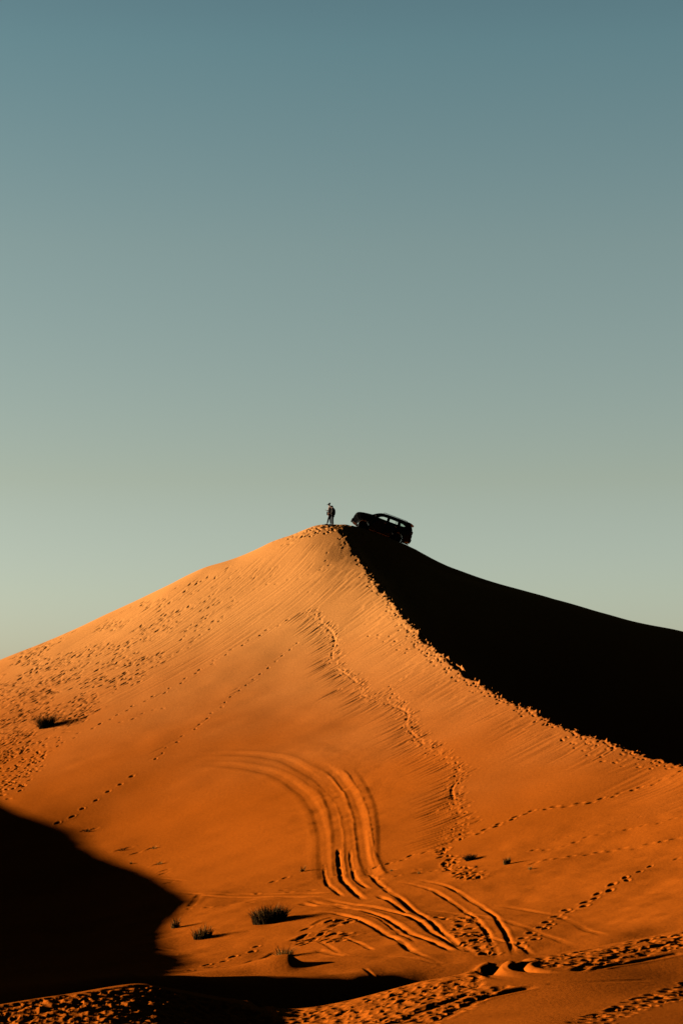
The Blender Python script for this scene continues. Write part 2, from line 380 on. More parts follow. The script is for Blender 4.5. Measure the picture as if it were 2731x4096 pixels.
# footpaths
wl = world_line
T = 60
trail(wl('d', [(712,1400),(735,1430),(762,1450),(770,1470),(762,1500),(766,1532),(790,1545),(818,1566),(833,1600),(868,1605),(900,1618),(938,1636),(930,1665),(950,1688),(980,1716),(1010,1733),(1045,1755),(1056,1783),(1035,1812),(1045,1850),(1058,1880),(1050,1905),(1040,1930)], T), .5, .2, .06, slides=10, sl=2.0, sd=.048)
groove(wl('d', [(712,1400),(735,1430),(762,1450),(770,1470),(762,1500),(766,1532),(790,1545),(818,1566),(833,1600),(868,1605),(900,1618),(938,1636),(930,1665),(950,1688),(980,1716),(1010,1733),(1045,1755),(1056,1783),(1035,1812),(1045,1850),(1058,1880),(1050,1905),(1040,1930)], T), .12, .032, .15, (.1, .1), .9, 811)
trail(wl('d', [(932,1556),(905,1572),(890,1587),(905,1605),(935,1618)], T), .5, .12, .05, slides=5, sl=1.6, sd=.026)
trail(wl('5', [(185,485),(215,470),(262,455),(300,470)], T), .6, .12, .04, slides=1)
trail(wl('5', [(200,535),(268,552),(310,580),(345,600),(375,612)], T), .6, .2, .06, slides=2)
trail(wl('5', [(300,800),(380,790),(440,770),(480,760)], T), .7, .1, .03)
trail(wl('5', [(1050,995),(1085,1020),(1130,1045),(1160,1060),(1210,1088),(1270,1102),(1330,1112),(1375,1118),(1410,1116),(1440,1118),(1480,1130)], T), .8, .1, .06)
trail(wl('5', [(1060,985),(1130,1010),(1210,1050),(1300,1075),(1400,1090),(1530,1110)], T), .7, .3, .035, slides=1, sl=1)
trail(wl('7', [(640,360),(740,340),(860,285),(960,245),(1040,238),(1140,225),(1240,200),(1340,170),(1440,140),(1568,88),(1640,60)], T), .45, .12, .065, L=.2, Wd=.11)
trail(wl('7', [(640,365),(560,400),(480,425),(380,460),(310,475)], T), .5, .11, .07, L=.18, Wd=.1)
trail(wl('7', [(1640,350),(1568,370),(1500,385),(1400,405),(1300,415),(1180,435),(1060,455),(960,470)], T), .42, .11, .065, L=.2, Wd=.1)
trail(wl('7', [(1640,260),(1568,282),(1400,320),(1200,355),(1080,400),(960,415)], T), .5, .1, .04)
trail(wl('7', [(1568,235),(1400,270),(1200,330),(1050,370)], T), .5, .05, .014, L=.1, Wd=.06)
trail(wl('7', [(1640,420),(1568,440),(1470,475),(1400,495),(1340,535)], T), .8, .1, .055)
trail(wl('7', [(1345,530),(1280,565),(1200,605),(1110,655),(1040,690),(970,745),(900,805)], 54), .5, .13, .09, L=.2, Wd=.1)
for x, y, u, v in scatter('7', [(555,395),(620,400),(660,470),(750,510),(740,525),(660,540),(600,490)], 75, T):
    stamp(x, y, rng.uniform(.14, .22), rng.uniform(.08, .11), rng.uniform(0, 3.1), rng.uniform(.05, .1))
trail(wl('7', [(740,515),(800,500),(880,480),(960,465)], T), .6, .1, .04)
trail(wl('7', [(340,520),(430,512),(480,495),(550,490),(620,480)], T), .5, .1, .035)
trail(wl('7', [(375,488),(470,492)], T), .5, .1, .02)
trail(wl('4', [(1330,640),(1260,700),(1180,770),(1120,815),(1070,860),(1000,915),(940,965),(880,1015),(820,1065),(745,1115),(700,1160)], T), .95, .05, .05, L=.16, slides=1, sl=1.4, sd=.022)
trail(wl('6', [(600,120),(560,145),(480,195),(420,237),(335,288),(268,328)], T), .95, .05, .09, L=.2, Wd=.11)
trail(wl('4', [(1290,540),(1200,585),(1130,625),(1060,665),(980,710),(900,760),(830,800),(760,845),(720,870),(660,890),(590,930),(520,965),(440,1010),(380,1035),(300,1085),(240,1105),(160,1165),(100,1230)], T), .75, .16, .06, slides=1, sl=1.3)
trail(wl('4', [(720,940),(690,935),(630,965),(585,985),(540,1000)], T), .6, .12, .055)
trail(wl('4', [(950,560),(860,650),(740,715),(650,765),(550,830),(440,905),(350,955),(230,985),(120,1010)], T), .7, .14, .045, slides=1, sl=1.2)
trail(wl('4', [(1480,290),(1410,325),(1370,345),(1310,355),(1240,375),(1180,385),(1090,410),(1040,435)], T), .75, .12, .05, slides=1)
trail(wl('4', [(1290,400),(1330,410),(1370,415),(1410,420)], T), .6, .12, .03)
trail(wl('4', [(1470,240),(1440,280),(1330,340)], T), .8, .12, .03)
trail(wl('6', [(1170,640),(1220,632),(1290,632),(1390,630)], 54), .6, .14, .05)
trail(wl('6', [(860,718),(930,715),(975,708),(1075,698),(1125,693)], 54), .6, .12, .05)
trail(wl('6', [(815,998),(895,970),(985,935),(1080,912),(1150,880)], 52), .62, .12, .09, L=.2)
trail(wl('6', [(1230,590),(1285,575)], 54), .4, .05, .06)
for u, v in [(385,360),(420,352),(540,450),(575,440),(610,465),(680,440),(710,510),(740,540),(735,555),(755,598)]:
    p = hit(*conv('6', [(u, v)])[0], T)
    stamp(p[0], p[1], .3, .08, .5, .07)
for x, y, u, v in scatter('7', [(620,690),(690,680),(780,830),(740,850),(640,760)], 22, 52):
    stamp(x, y, rng.uniform(.16, .24), rng.uniform(.1, .14), rng.uniform(0, 3.1), rng.uniform(.1, .16))
for x, y, u, v in scatter('7', [(560,690),(700,650),(800,840),(720,860)], 40, 52):
    stamp(x, y, rng.uniform(.12, .2), rng.uniform(.08, .12), rng.uniform(0, 3.1), rng.uniform(.04, .09))
for x, y, u, v in scatter('6', [(1380,800),(1568,760),(1568,860),(1300,880)], 34, 52):
    stamp(x, y, rng.uniform(.16, .34), rng.uniform(.08, .12), rng.uniform(.2, 1.2), rng.uniform(.06, .12))

# the great turn of wheel tracks: sand pushed outward, then the deep ruts at its foot
G = groove
G(wl('6', [(820,72),(960,65),(1080,75),(1200,95),(1290,140),(1370,200),(1420,280),(1446,380),(1450,480),(1455,540),(1462,575)], T), .32, 0.027, .4, (.15, .02), .2, 41)
G(wl('4', [(700,1165),(880,1146),(1000,1135),(1150,1140),(1270,1160),(1360,1210),(1430,1250),(1500,1330),(1545,1400),(1568,1480)], T), .32, 0.027, .4, (.2, .1), .2, 43)
G(wl('7', [(60,105),(110,170),(138,250),(155,350),(157,470),(165,510)], T), .32, 0.027, .4, (.2, .02), .2, 44)
G(wl('7', [(20,60),(100,110),(150,170),(180,260),(200,350),(208,470),(220,515)], T), .32, 0.027, .4, (.2, .02), .25, 45)
G(wl('7', [(60,40),(150,100),(205,180),(238,270),(250,370),(262,450),(300,520)], T), .28, 0.035, .8, (.2, .02), .25, 46)
G(wl('7', [(140,20),(200,70),(250,150),(285,230),(297,320),(298,430),(305,500)], T), .3, -.03, .4, (.3, .15), .15, 47)
G(wl('4', [(1290,1090),(1400,1110),(1500,1160),(1568,1220)], T), .8, -.02, .2, (.3, .1), .4, 48)
fan = hit(*conv('7', [(190, 210)])[0], T)
_w = np.exp(-((X - fan[0]) / 2.4) ** 2 - ((Y - fan[1]) / 9) ** 2)
D += _w * (.022 * vnoise(X, Y, .5, 49) + .02 * vnoise(X, Y, .9, 50))
for P, w, d in [
    ([(98,440),(100,500),(112,545),(140,575),(180,600)], .2, .15), ([(156,380),(158,460),(170,520),(195,555),(225,585),(272,615)], .24, .19),
    ([(204,390),(208,460),(225,520),(255,550),(290,572)], .2, .15), ([(310,590),(350,610),(400,640),(440,670)], .2, .12),
    ([(252,380),(262,450),(285,500),(320,540),(365,580),(410,610),(450,640),(500,680),(560,725),(640,790),(700,830),(740,862)], .22, .15),
    ([(60,600),(180,625),(300,645),(400,665),(480,705),(560,755),(620,790),(700,850)], .24, .17),
    ([(60,640),(190,650),(300,672),(420,735),(500,772),(580,800),(640,838)], .24, .17),
    ([(40,668),(100,672),(200,690),(300,732),(370,765),(430,800),(480,835)], .24, .17),
    ([(250,668),(320,700),(380,735),(440,770),(480,795)], .16, .08),
    ([(350,530),(450,545),(550,580),(640,620),(710,680),(760,740),(790,800),(805,850),(812,885)], .19, .13),
    ([(440,520),(560,545),(650,580),(730,620),(790,670),(830,730),(860,790),(880,862)], .19, .13),
    ([(760,622),(820,630),(900,645),(1000,668),(1100,700),(1180,738),(1260,780)], .26, .045),
    ([(680,650),(750,690),(860,705),(960,745),(1060,780),(1140,818)], .26, .04),
    ([(480,645),(580,655),(680,665),(800,690)], .2, .05), ([(700,750),(760,765),(850,780),(900,800),(960,845)], .2, .08),
    ([(170,770),(260,800),(300,822)], .16, .07), ([(60,780),(130,810),(200,850)], .16, .05), ([(260,905),(300,940)], .14, .05),
    ([(300,850),(420,860),(560,880),(700,870)], .18, .05), ([(420,800),(500,850),(600,895)], .18, .05)]:
    G(wl('7', P, 52), w * .54, d * .33, .08, (.25, .15), .45, int(P[0][0]) + 60)
for P, w, d in [
    ([(790,640),(880,655),(1000,652),(1150,648),(1300,645),(1450,640),(1568,632)], .22, .07), ([(850,660),(950,668),(1100,665),(1300,660),(1500,655)], .22, .06),
    ([(900,650),(880,680),(850,715)], .26, .07), ([(1340,685),(1420,698),(1500,688),(1568,700)], .22, .12), ([(1370,672),(1450,688),(1568,712)], .2, .1),
    ([(1150,925),(1100,955),(1050,975),(1000,990)], .3, .06), ([(1250,890),(1180,925),(1130,960)], .3, .05), ([(1310,860),(1370,840),(1430,835)], .28, .14),
    ([(1400,800),(1450,775),(1500,760)], .24, .08), ([(1410,890),(1480,905),(1540,925)], .22, .05), ([(560,590),(700,575),(850,590)], .2, .02),
    ([(690,885),(730,880),(770,885)], .2, .1), ([(710,915),(760,912),(800,908)], .18, .1)]:
    G(wl('6', P, 52), w * .62, d * .42, .16, (.15, .15), .5, int(P[0][0]) + 90)

# the near rise: trodden band, hook-shaped ruts, prints on the smooth side
N_ = 37.5; DS = 1.0; HI = 56
for x, y, u, v in scatter('7', [(-20,1058),(300,995),(500,950),(600,935),(700,910),(760,905),(900,862),(1100,830),(1350,785),(1600,735),(1600,800),(1300,870),(1050,900),(900,950),(800,990),(640,1085),(560,1125),(-20,1125)], 900, N_, lambda u, v: 0. if (1920 < u < 2160 and v < 3945) or (2100 < u < 2360 and 3868 < v < 3945) else 1.):
    stamp(x, y, rng.uniform(.10, .22), rng.uniform(.07, .15), rng.normal() * .3 + .15, rng.uniform(.02, .075), .15)
for x, y, u, v in scatter('6', [(-20,1152),(300,1098),(640,1054),(750,1085),(1000,1130),(1200,1200),(1280,1228),(-20,1228)], 1250, N_):
    stamp(x, y, rng.uniform(.11, .24), rng.uniform(.08, .16), rng.uniform(-.5, .7), rng.uniform(.03, .10), .2)
for x, y, u, v in scatter('7', [(1100,1122),(1230,1075),(1350,1030),(1480,985),(1600,950),(1600,1010),(1450,1050),(1300,1110),(1250,1125)], 110, N_):
    stamp(x, y, rng.uniform(.10, .18), rng.uniform(.07, .12), rng.normal() * .3 + .2, rng.uniform(.04, .08), .3)
for P, w, d in [
            ([(1600,770),(1450,800),(1300,840),(1180,880),(1120,915)], .2, .08), ([(1560,830),(1420,860),(1280,880),(1200,900)], .18, .06),
    ([(560,1110),(640,1060),(740,1015),(860,985),(980,965)], .2, .08), ([(200,1060),(320,1030),(450,990),(560,960)], .22, .1), ([(40,1120),(160,1085),(300,1050),(420,1010),(600,985),(740,955)], .2, .08),
    ([(380,1122),(470,1080),(600,1030),(700,1000)], .2, .08), ([(1000,960),(1150,958),(1300,955),(1450,950)], .2, .02)]:
    G(wl('7', P, N_), w * .8, d * .6, .25, (.06, .1), .4, int(P[0][0]) + 150)
for P in [[(0,1190),(120,1170),(260,1180),(420,1160),(560,1170)], [(330,1150),(350,1190),(390,1228)], [(530,1160),(550,1195),(580,1228)], [(140,1190),(100,1228)], [(560,1190),(700,1175),(900,1190),(1000,1228)],
          [(780,1160),(900,1185),(1020,1190),(1100,1228)], [(1010,1150),(1040,1190),(1090,1228)], [(1130,1120),(1180,1160),(1210,1200)], [(0,1215),(200,1195),(330,1215)], [(600,1110),(760,1130),(900,1140),(1050,1165)], [(820,1120),(960,1140),(1100,1150)]]:
    G(wl('6', P, N_), .16, .055, .4, (.05, .05), .5, int(P[0][0]) + 250)
G(wl('7', [(1060,838),(960,860),(880,872),(800,888),(768,905),(795,927),(870,941),(960,948)], N_), .30, .19, .25, (.25, .3), .15, 701)
G(wl('7', [(1040,850),(960,864),(895,880),(885,892),(905,905),(980,914),(1080,918)], N_), .20, .13, .25, (.2, .4), .15, 703)
HI = 154
#ENDMARKS

Zf = Z + D + MN + MP * (1 - .7 * sstep(.0, .03, -MN))
# ------------------------------------------------------------------ materials
def mat(name, col, rough=.8, spec=.3, metal=0., var=.0, scale=8., bump=0., bscale=30.):
    m = bpy.data.materials.new(name); m.use_nodes = True; nt = m.node_tree; b = nt.nodes['Principled BSDF']
    b.inputs['Base Color'].default_value = (*col, 1); b.inputs['Roughness'].default_value = rough
    b.inputs['Specular IOR Level'].default_value = spec; b.inputs['Metallic'].default_value = metal
    if var:
        tc = nt.nodes.new('ShaderNodeTexCoord'); n = nt.nodes.new('ShaderNodeTexNoise'); n.inputs['Scale'].default_value = scale; n.inputs['Detail'].default_value = 6
        rp = nt.nodes.new('ShaderNodeValToRGB'); rp.color_ramp.elements[0].position = .3; rp.color_ramp.elements[1].position = .7
        rp.color_ramp.elements[0].color = tuple(c * (1 - var) for c in col) + (1,); rp.color_ramp.elements[1].color = tuple(min(1, c * (1 + var)) for c in col) + (1,)
        nt.links.new(tc.outputs['Object'], n.inputs[0]); nt.links.new(n.outputs[0], rp.inputs[0]); nt.links.new(rp.outputs[0], b.inputs['Base Color'])
    if bump:
        tc = nt.nodes.new('ShaderNodeTexCoord'); n = nt.nodes.new('ShaderNodeTexNoise'); n.inputs['Scale'].default_value = bscale
        bp = nt.nodes.new('ShaderNodeBump'); bp.inputs['Strength'].default_value = bump
        nt.links.new(tc.outputs['Object'], n.inputs[0]); nt.links.new(n.outputs[0], bp.inputs['Height']); nt.links.new(bp.outputs[0], b.inputs['Normal'])
    return m

SAND_LOW, SAND_HIGH = (.214, .050, .0038), (.322, .138, .038)
def sand_material():
    m = bpy.data.materials.new('sand'); m.use_nodes = True; nt = m.node_tree; L = nt.links; N = nt.nodes
    b = N['Principled BSDF']; b.inputs['Roughness'].default_value = 1.0; b.inputs['Specular IOR Level'].default_value = 0.0
    tc = N.new('ShaderNodeTexCoord'); sp = N.new('ShaderNodeSeparateXYZ'); L.new(tc.outputs['Object'], sp.inputs[0])
    # graded tone put into the colour: paler towards the top, redder in the hollow
    big = N.new('ShaderNodeTexNoise'); big.inputs['Scale'].default_value = .09; big.inputs['Detail'].default_value = 5; L.new(tc.outputs['Object'], big.inputs[0])
    add = N.new('ShaderNodeMath'); add.operation = 'MULTIPLY_ADD'; add.inputs[1].default_value = 6.0; L.new(big.outputs[0], add.inputs[0]); L.new(sp.outputs['Z'], add.inputs[2])
    mr = N.new('ShaderNodeMapRange'); mr.interpolation_type = 'SMOOTHSTEP'; mr.inputs[1].default_value = -1.5; mr.inputs[2].default_value = 13; L.new(add.outputs[0], mr.inputs[0])
    mx = N.new('ShaderNodeMix'); mx.data_type = 'RGBA'; mx.inputs[6].default_value = (*SAND_LOW, 1); mx.inputs[7].default_value = (*SAND_HIGH, 1); L.new(mr.outputs[0], mx.inputs[0])
    gr = N.new('ShaderNodeTexNoise'); gr.inputs['Scale'].default_value = 9; gr.inputs['Detail'].default_value = 8; gr.inputs['Roughness'].default_value = .75; L.new(tc.outputs['Object'], gr.inputs[0])
    g2 = N.new('ShaderNodeMapRange'); g2.inputs[1].default_value = .3; g2.inputs[2].default_value = .7; g2.inputs[3].default_value = .80; g2.inputs[4].default_value = 1.20; L.new(gr.outputs[0], g2.inputs[0])
    mu = N.new('ShaderNodeMix'); mu.data_type = 'RGBA'; mu.blend_type = 'MULTIPLY'; mu.inputs[0].default_value = 1; L.new(mx.outputs[2], mu.inputs[6]); L.new(g2.outputs[0], mu.inputs[7])
    L.new(mu.outputs[2], b.inputs['Base Color'])
    bn = N.new('ShaderNodeTexNoise'); bn.inputs['Scale'].default_value = 7; bn.inputs['Detail'].default_value = 7; bn.inputs['Roughness'].default_value = .7; L.new(tc.outputs['Object'], bn.inputs[0])
    bp = N.new('ShaderNodeBump'); bp.inputs['Strength'].default_value = .5; bp.inputs['Distance'].default_value = .03; L.new(bn.outputs[0], bp.inputs['Height']); L.new(bp.outputs[0], b.inputs['Normal'])
    return m

def grid_mesh(name, Xa, Ya, Za):
    nr, nc = Xa.shape; me = bpy.data.meshes.new(name)
    co = np.stack([Xa, Ya, Za], -1).reshape(-1, 3).astype(np.float32)
    idx = np.arange(nr * nc, dtype=np.int32).reshape(nr, nc)
    q = np.stack([idx[:-1, :-1], idx[:-1, 1:], idx[1:, 1:], idx[1:, :-1]], -1).reshape(-1, 4)
    me.vertices.add(len(co)); me.vertices.foreach_set('co', co.ravel())
    me.loops.add(q.size); me.loops.foreach_set('vertex_index', q.ravel())
    me.polygons.add(len(q)); me.polygons.foreach_set('loop_start', np.arange(0, q.size, 4, dtype=np.int32)); me.polygons.foreach_set('loop_total', np.full(len(q), 4, np.int32))
    me.update(calc_edges=True); me.polygons.foreach_set('use_smooth', np.ones(len(q), bool)); me.validate()
    return me
me = grid_mesh('ground', X, Y, Zf); me.materials.append(sand_material())
ground = bpy.data.objects.new('ground', me); C.objects.link(ground); ground['kind'] = 'structure'
def ground_z(x, y): return float(look(Zf, x, y))
# ------------------------------------------------------------------ object helpers
def tag(o, label=None, cat=None, group=None, kind=None):
    if label: o['label'] = label
    if cat: o['category'] = cat
    if group: o['group'] = group
    if kind: o['kind'] = kind
    return o
def empty(name, M_=None, loc=None):
    o = bpy.data.objects.new(name, None); C.objects.link(o); o.empty_display_size = .2
    if M_ is not None: o.matrix_world = M_
    if loc is not None: o.location = loc
    return o
def link(name, bm, m, parent=None, smooth=False):
    me_ = bpy.data.meshes.new(name); bm.normal_update(); bm.to_mesh(me_); bm.free()
    for p in me_.polygons: p.use_smooth = smooth
    me_.materials.append(m); o = bpy.data.objects.new(name, me_); C.objects.link(o)
    if parent is not None: o.parent = parent
    return o
def add_box(bm, c, s, bev=0., seg=2, rot=None):
    r_ = bmesh.ops.create_cube(bm, size=1.0); vs_ = r_['verts']
    bmesh.ops.scale(bm, vec=s, verts=vs_)
    if bev > 0:
        es = list({e for v in vs_ for e in v.link_edges})
        g = bmesh.ops.bevel(bm, geom=es, offset=bev, segments=seg, affect='EDGES', profile=.6); vs_ = list({v for f in g['faces'] for v in f.verts} | {v for v in vs_ if v.is_valid})
    if rot is not None: bmesh.ops.rotate(bm, cent=(0, 0, 0), matrix=rot, verts=vs_)
    bmesh.ops.translate(bm, vec=c, verts=vs_); return vs_
def add_lathe(bm, prof_, n=24, axis='Y', at_=(0, 0, 0)):       # prof: (radius, offset along axis)
    rings = []
    for r_, h in prof_:
        ring = []
        for k in range(n):
            a = 2 * math.pi * k / n; p = (r_ * math.cos(a), h, r_ * math.sin(a)) if axis == 'Y' else (r_ * math.cos(a), r_ * math.sin(a), h)
            ring.append(bm.verts.new((p[0] + at_[0], p[1] + at_[1], p[2] + at_[2])))
        rings.append(ring)
    for a, b in zip(rings, rings[1:]):
        for k in range(n): bm.faces.new((a[k], a[(k + 1) % n], b[(k + 1) % n], b[k]))
    if prof_[0][0] > 1e-4: bm.faces.new(rings[0][::-1])
    if prof_[-1][0] > 1e-4: bm.faces.new(rings[-1])
def add_tube(bm, pts, rad, n=8):
    pts = [Vector(p) for p in pts]; rings = []
    for i, p in enumerate(pts):
        d = (pts[min(i + 1, len(pts) - 1)] - pts[max(i - 1, 0)]).normalized()
        u_ = d.cross(Vector((0, 0, 1))); u_ = u_.normalized() if u_.length > .1 else Vector((1, 0, 0)); w_ = d.cross(u_)
        r_ = rad[i] if isinstance(rad, (list, tuple)) else rad
        rings.append([bm.verts.new(p + u_ * r_ * math.cos(2 * math.pi * k / n) + w_ * r_ * math.sin(2 * math.pi * k / n)) for k in range(n)])
    for a, b in zip(rings, rings[1:]):
        for k in range(n): bm.faces.new((a[k], a[(k + 1) % n], b[(k + 1) % n], b[k]))
    bm.faces.new(rings[0][::-1]); bm.faces.new(rings[-1])

M_paint = mat('black_paint', (.003, .003, .0035), .25, .2)
M_trim = mat('black_plastic', (.003, .003, .003), .7, .05)
M_tyre = mat('tyre_rubber', (.006, .005, .005), .9, .2, bump=.3, bscale=60)
M_alloy = mat('alloy', (.35, .34, .33), .3, .5, metal=.9)
M_chrome = mat('chrome', (.6, .6, .6), .12, .5, metal=1.)
M_seat = mat('seat_cloth', (.008, .007, .007), .9, .1)
M_red = mat('red_lens', (.10, .006, .006), .2, .6)
M_lamp = mat('lamp_lens', (.30, .28, .24), .1, .8)
M_plate = mat('plate_paint', (.15, .14, .12), .5, .4)
def glass(name, col, refl=.12):
    m = bpy.data.materials.new(name); m.use_nodes = True; nt = m.node_tree; nt.nodes.clear()
    o = nt.nodes.new('ShaderNodeOutputMaterial'); mx = nt.nodes.new('ShaderNodeMixShader'); t = nt.nodes.new('ShaderNodeBsdfTransparent'); g = nt.nodes.new('ShaderNodeBsdfGlossy')
    t.inputs[0].default_value = (*col, 1); g.inputs['Roughness'].default_value = .03; g.inputs[0].default_value = (.6, .6, .6, 1)
    f = nt.nodes.new('ShaderNodeFresnel'); f.inputs[0].default_value = 1.25
    nt.links.new(f.outputs[0], mx.inputs[0]); nt.links.new(t.outputs[0], mx.inputs[1]); nt.links.new(g.outputs[0], mx.inputs[2]); nt.links.new(mx.outputs[0], o.inputs[0])
    return m
M_glass = glass('clear_glass', (.98, .99, .97)); M_tint = glass('tinted_glass', (.74, .82, .76)); M_screen = glass('windscreen_glass', (.35, .38, .37))

# ------------------------------------------------------------------ the car on the crest
def build_car():
    Pm = Matrix(((math.cos(CAR_P), 0, math.sin(CAR_P)), (0, 1, 0), (-math.sin(CAR_P), 0, math.cos(CAR_P))))
    R_ = Pm @ Matrix.Rotation(math.radians(2.5), 3, 'Z')
    M_ = R_.to_4x4(); M_.translation = Vector(CAR_O)
    root = empty('parked_car', M_)
    tag(root, 'black four-wheel-drive car parked nose-up on the dark side of the summit', 'car')
    ox = 2.3
    def hw(x, z):
        prof_ = np.interp(z, [.2, .5, .85, 1.15, 1.38, 1.72, 1.88], [.86, .93, .95, .93, .885, .72, .60])
        tp = np.interp(x, [0, .12, .45, 1.2, 3.6, 4.3, 4.7], [.72, .84, .95, 1, 1, .96, .86])
        return float(prof_ * tp)
    arc = lambda cx, r_, a0, a1, n: [(cx + r_ * math.cos(math.radians(a0 + (a1 - a0) * k / n)), .40 + r_ * math.sin(math.radians(a0 + (a1 - a0) * k / n))) for k in range(n + 1)]
    top = [(.30, .40), (.10, .46), (.02, .62), (0, .80), (.03, .97), (.09, 1.13), (.17, 1.24), (.32, 1.31), (.60, 1.37), (.95, 1.42), (1.30, 1.455)]
    ws = [(1.30, 1.455), (1.50, 1.60), (1.70, 1.715), (1.90, 1.80)]
    roof = [(1.90, 1.80), (2.1, 1.84), (2.4, 1.865), (2.8, 1.875), (3.3, 1.875), (3.8, 1.865), (4.1, 1.845), (4.27, 1.80)]
    rg = [(4.27, 1.80), (4.43, 1.60), (4.55, 1.36)]
    tail = [(4.55, 1.36), (4.62, 1.18), (4.655, .95), (4.69, .78), (4.66, .55), (4.58, .42), (4.30, .36)]
    under = [(4.06, .34)] + arc(3.60, .46, -4, 184, 14) + [(3.0, .30), (2.2, .30), (1.45, .30)] + arc(.90, .46, -4, 184, 14)
    outline = top + ws[1:] + roof[1:] + rg[1:] + tail[1:] + under
    wins = [[(1.66, 1.40), (1.80, 1.53), (1.98, 1.66), (2.2, 1.735), (2.50, 1.745), (2.55, 1.38), (2.1, 1.385)],
            [(2.68, 1.375), (2.66, 1.745), (3.0, 1.75), (3.36, 1.735), (3.42, 1.37)],
            [(3.56, 1.375), (3.52, 1.72), (3.80, 1.70), (3.98, 1.62), (4.05, 1.52), (3.92, 1.42), (3.78, 1.38)]]
    bm = bmesh.new()
    for s in (-1, 1):
        loops = [outline] + wins; edges = []
        for lp in loops:
            vv = [bm.verts.new((x - ox, s * hw(x, z), z)) for x, z in lp]
            edges += [bm.edges.new((vv[k], vv[(k + 1) % len(vv)])) for k in range(len(vv))]
        bmesh.ops.triangle_fill(bm, use_beauty=True, use_dissolve=False, edges=edges, normal=(0, s, 0))
    def strip(lst, bmx, k=1.0, lift=0.):
        prev = None
        for x, z in lst:
            w_ = hw(x, z) * k; row = [bmx.verts.new((x - ox, w_ * t, z + (1 - t * t) * (.03 if z > 1 else 0) + lift)) for t in (-1, -.75, -.4, 0, .4, .75, 1)]
            if prev:
                for a in range(6): bmx.faces.new((prev[a], prev[a + 1], row[a + 1], row[a]))
            prev = row
    strip(top, bm); strip(roof, bm); strip(tail, bm); strip(under + [top[0]], bm)
    bmesh.ops.recalc_face_normals(bm, faces=bm.faces)
    body = link('body', bm, M_paint, root)
    bm = bmesh.new(); strip(ws, bm, .97); link('windscreen', bm, M_screen, root, True)
    bm = bmesh.new(); strip(rg, bm, .95); link('rear_window', bm, M_screen, root, True)
    for s in (-1, 1):
        for i, lp in enumerate(wins):
            bm = bmesh.new(); bm.faces.new([bm.verts.new((x - ox, s * (hw(x, z) - .012), z)) for x, z in lp])
            link('side_window', bm, M_tint if i == 2 else M_glass, root)
        bm = bmesh.new(); add_box(bm, (3.22 - ox, s * (hw(3.2, 1.55) - .005), 1.56), (.022, .03, .40), 0, rot=None); link('window_bar', bm, M_trim, root)
        # wheels
        for wx in (.90, 3.60):
            wh = bpy.data.objects.new('wheel', None); C.objects.link(wh); wh.parent = root; wh.location = (wx - ox, s * .80, .385)
            bm = bmesh.new(); add_lathe(bm, [(.24, -.12), (.33, -.125), (.372, -.105), (.385, -.06), (.385, .06), (.372, .105), (.33, .125), (.24, .12)], 36)
            for k in range(36):
                a = 2 * math.pi * k / 36
                add_box(bm, (.384 * math.cos(a), 0, .384 * math.sin(a)), (.014, .2, .028), rot=None)
            link('tyre', bm, M_tyre, wh, False)
            bm = bmesh.new(); add_lathe(bm, [(.245, -.1), (.25, -.11), (.235, -.118), (.225, -.07), (.225, .07), (.235, .118), (.25, .11), (.245, .1)], 32)
            add_lathe(bm, [(.0, s * .02), (.07, s * .03), (.07, s * .085), (.04, s * .10), (0, s * .10)], 16)
            for k in range(6):
                a = 2 * math.pi * k / 6; v0 = add_box(bm, (0, 0, 0), (.20, .03, .05), .008)
                bmesh.ops.translate(bm, vec=(.13, s * .07, 0), verts=v0); bmesh.ops.rotate(bm, cent=(0, 0, 0), matrix=Matrix.Rotation(a, 3, 'Y'), verts=v0)
            link('rim', bm, M_alloy, wh)
        bm = bmesh.new(); add_box(bm, (.235 - ox, s * .66, 1.10), (.26, .22, .15), .05, 3, Matrix.Rotation(0, 3, 'Y')); link('headlight', bm, M_lamp, root, True)
        bm = bmesh.new(); add_box(bm, (.10 - ox, s * .60, .62), (.1, .16, .1), .03, 3); link('fog_lamp', bm, M_lamp, root, True)
        bm = bmesh.new(); add_box(bm, (4.55 - ox, s * .80, 1.12), (.22, .12, .26), .04, 3); link('tail_light', bm, M_red, root, True)
        bm = bmesh.new(); add_box(bm, (1.60 - ox, s * 1.04, 1.44), (.12, .17, .17), .05, 3); add_box(bm, (1.62 - ox, s * .93, 1.38), (.05, .12, .04), .01); mi = link('side_mirror', bm, M_trim, root, True)
        bm = bmesh.new(); add_box(bm, (1.535 - ox, s * 1.04, 1.45), (.02, .13, .13), .005); link('mirror_cap', bm, M_chrome, mi, True)
        for hx in (2.38, 3.28):
            bm = bmesh.new(); add_box(bm, (hx - ox, s * (hw(hx, 1.15) + .022), 1.16), (.19, .03, .035), .012); link('door_handle', bm, M_chrome, root, True)
        for sx in (1.52, 2.60, 3.40):
            bm = bmesh.new(); add_box(bm, (sx - ox, s * (hw(sx, .85) + .001), .84), (.012, .012, .86), 0); link('door_seam', bm, M_trim, root)
        bm = bmesh.new(); add_tube(bm, [(2.05 - ox, s * .60, 1.85), (2.15 - ox, s * .60, 1.915), (3.0 - ox, s * .60, 1.915), (3.9 - ox, s * .60, 1.90), (4.02 - ox, s * .60, 1.86)], .018); link('roof_rail', bm, M_trim, root, True)
        bm = bmesh.new(); add_box(bm, (2.25 - ox, s * .93, .33), (1.55, .15, .045), .015)
        for k in (1.65, 2.85): add_box(bm, (k - ox, s * .84, .37), (.05, .1, .08), .01)
        link('side_step', bm, M_trim, root, True)
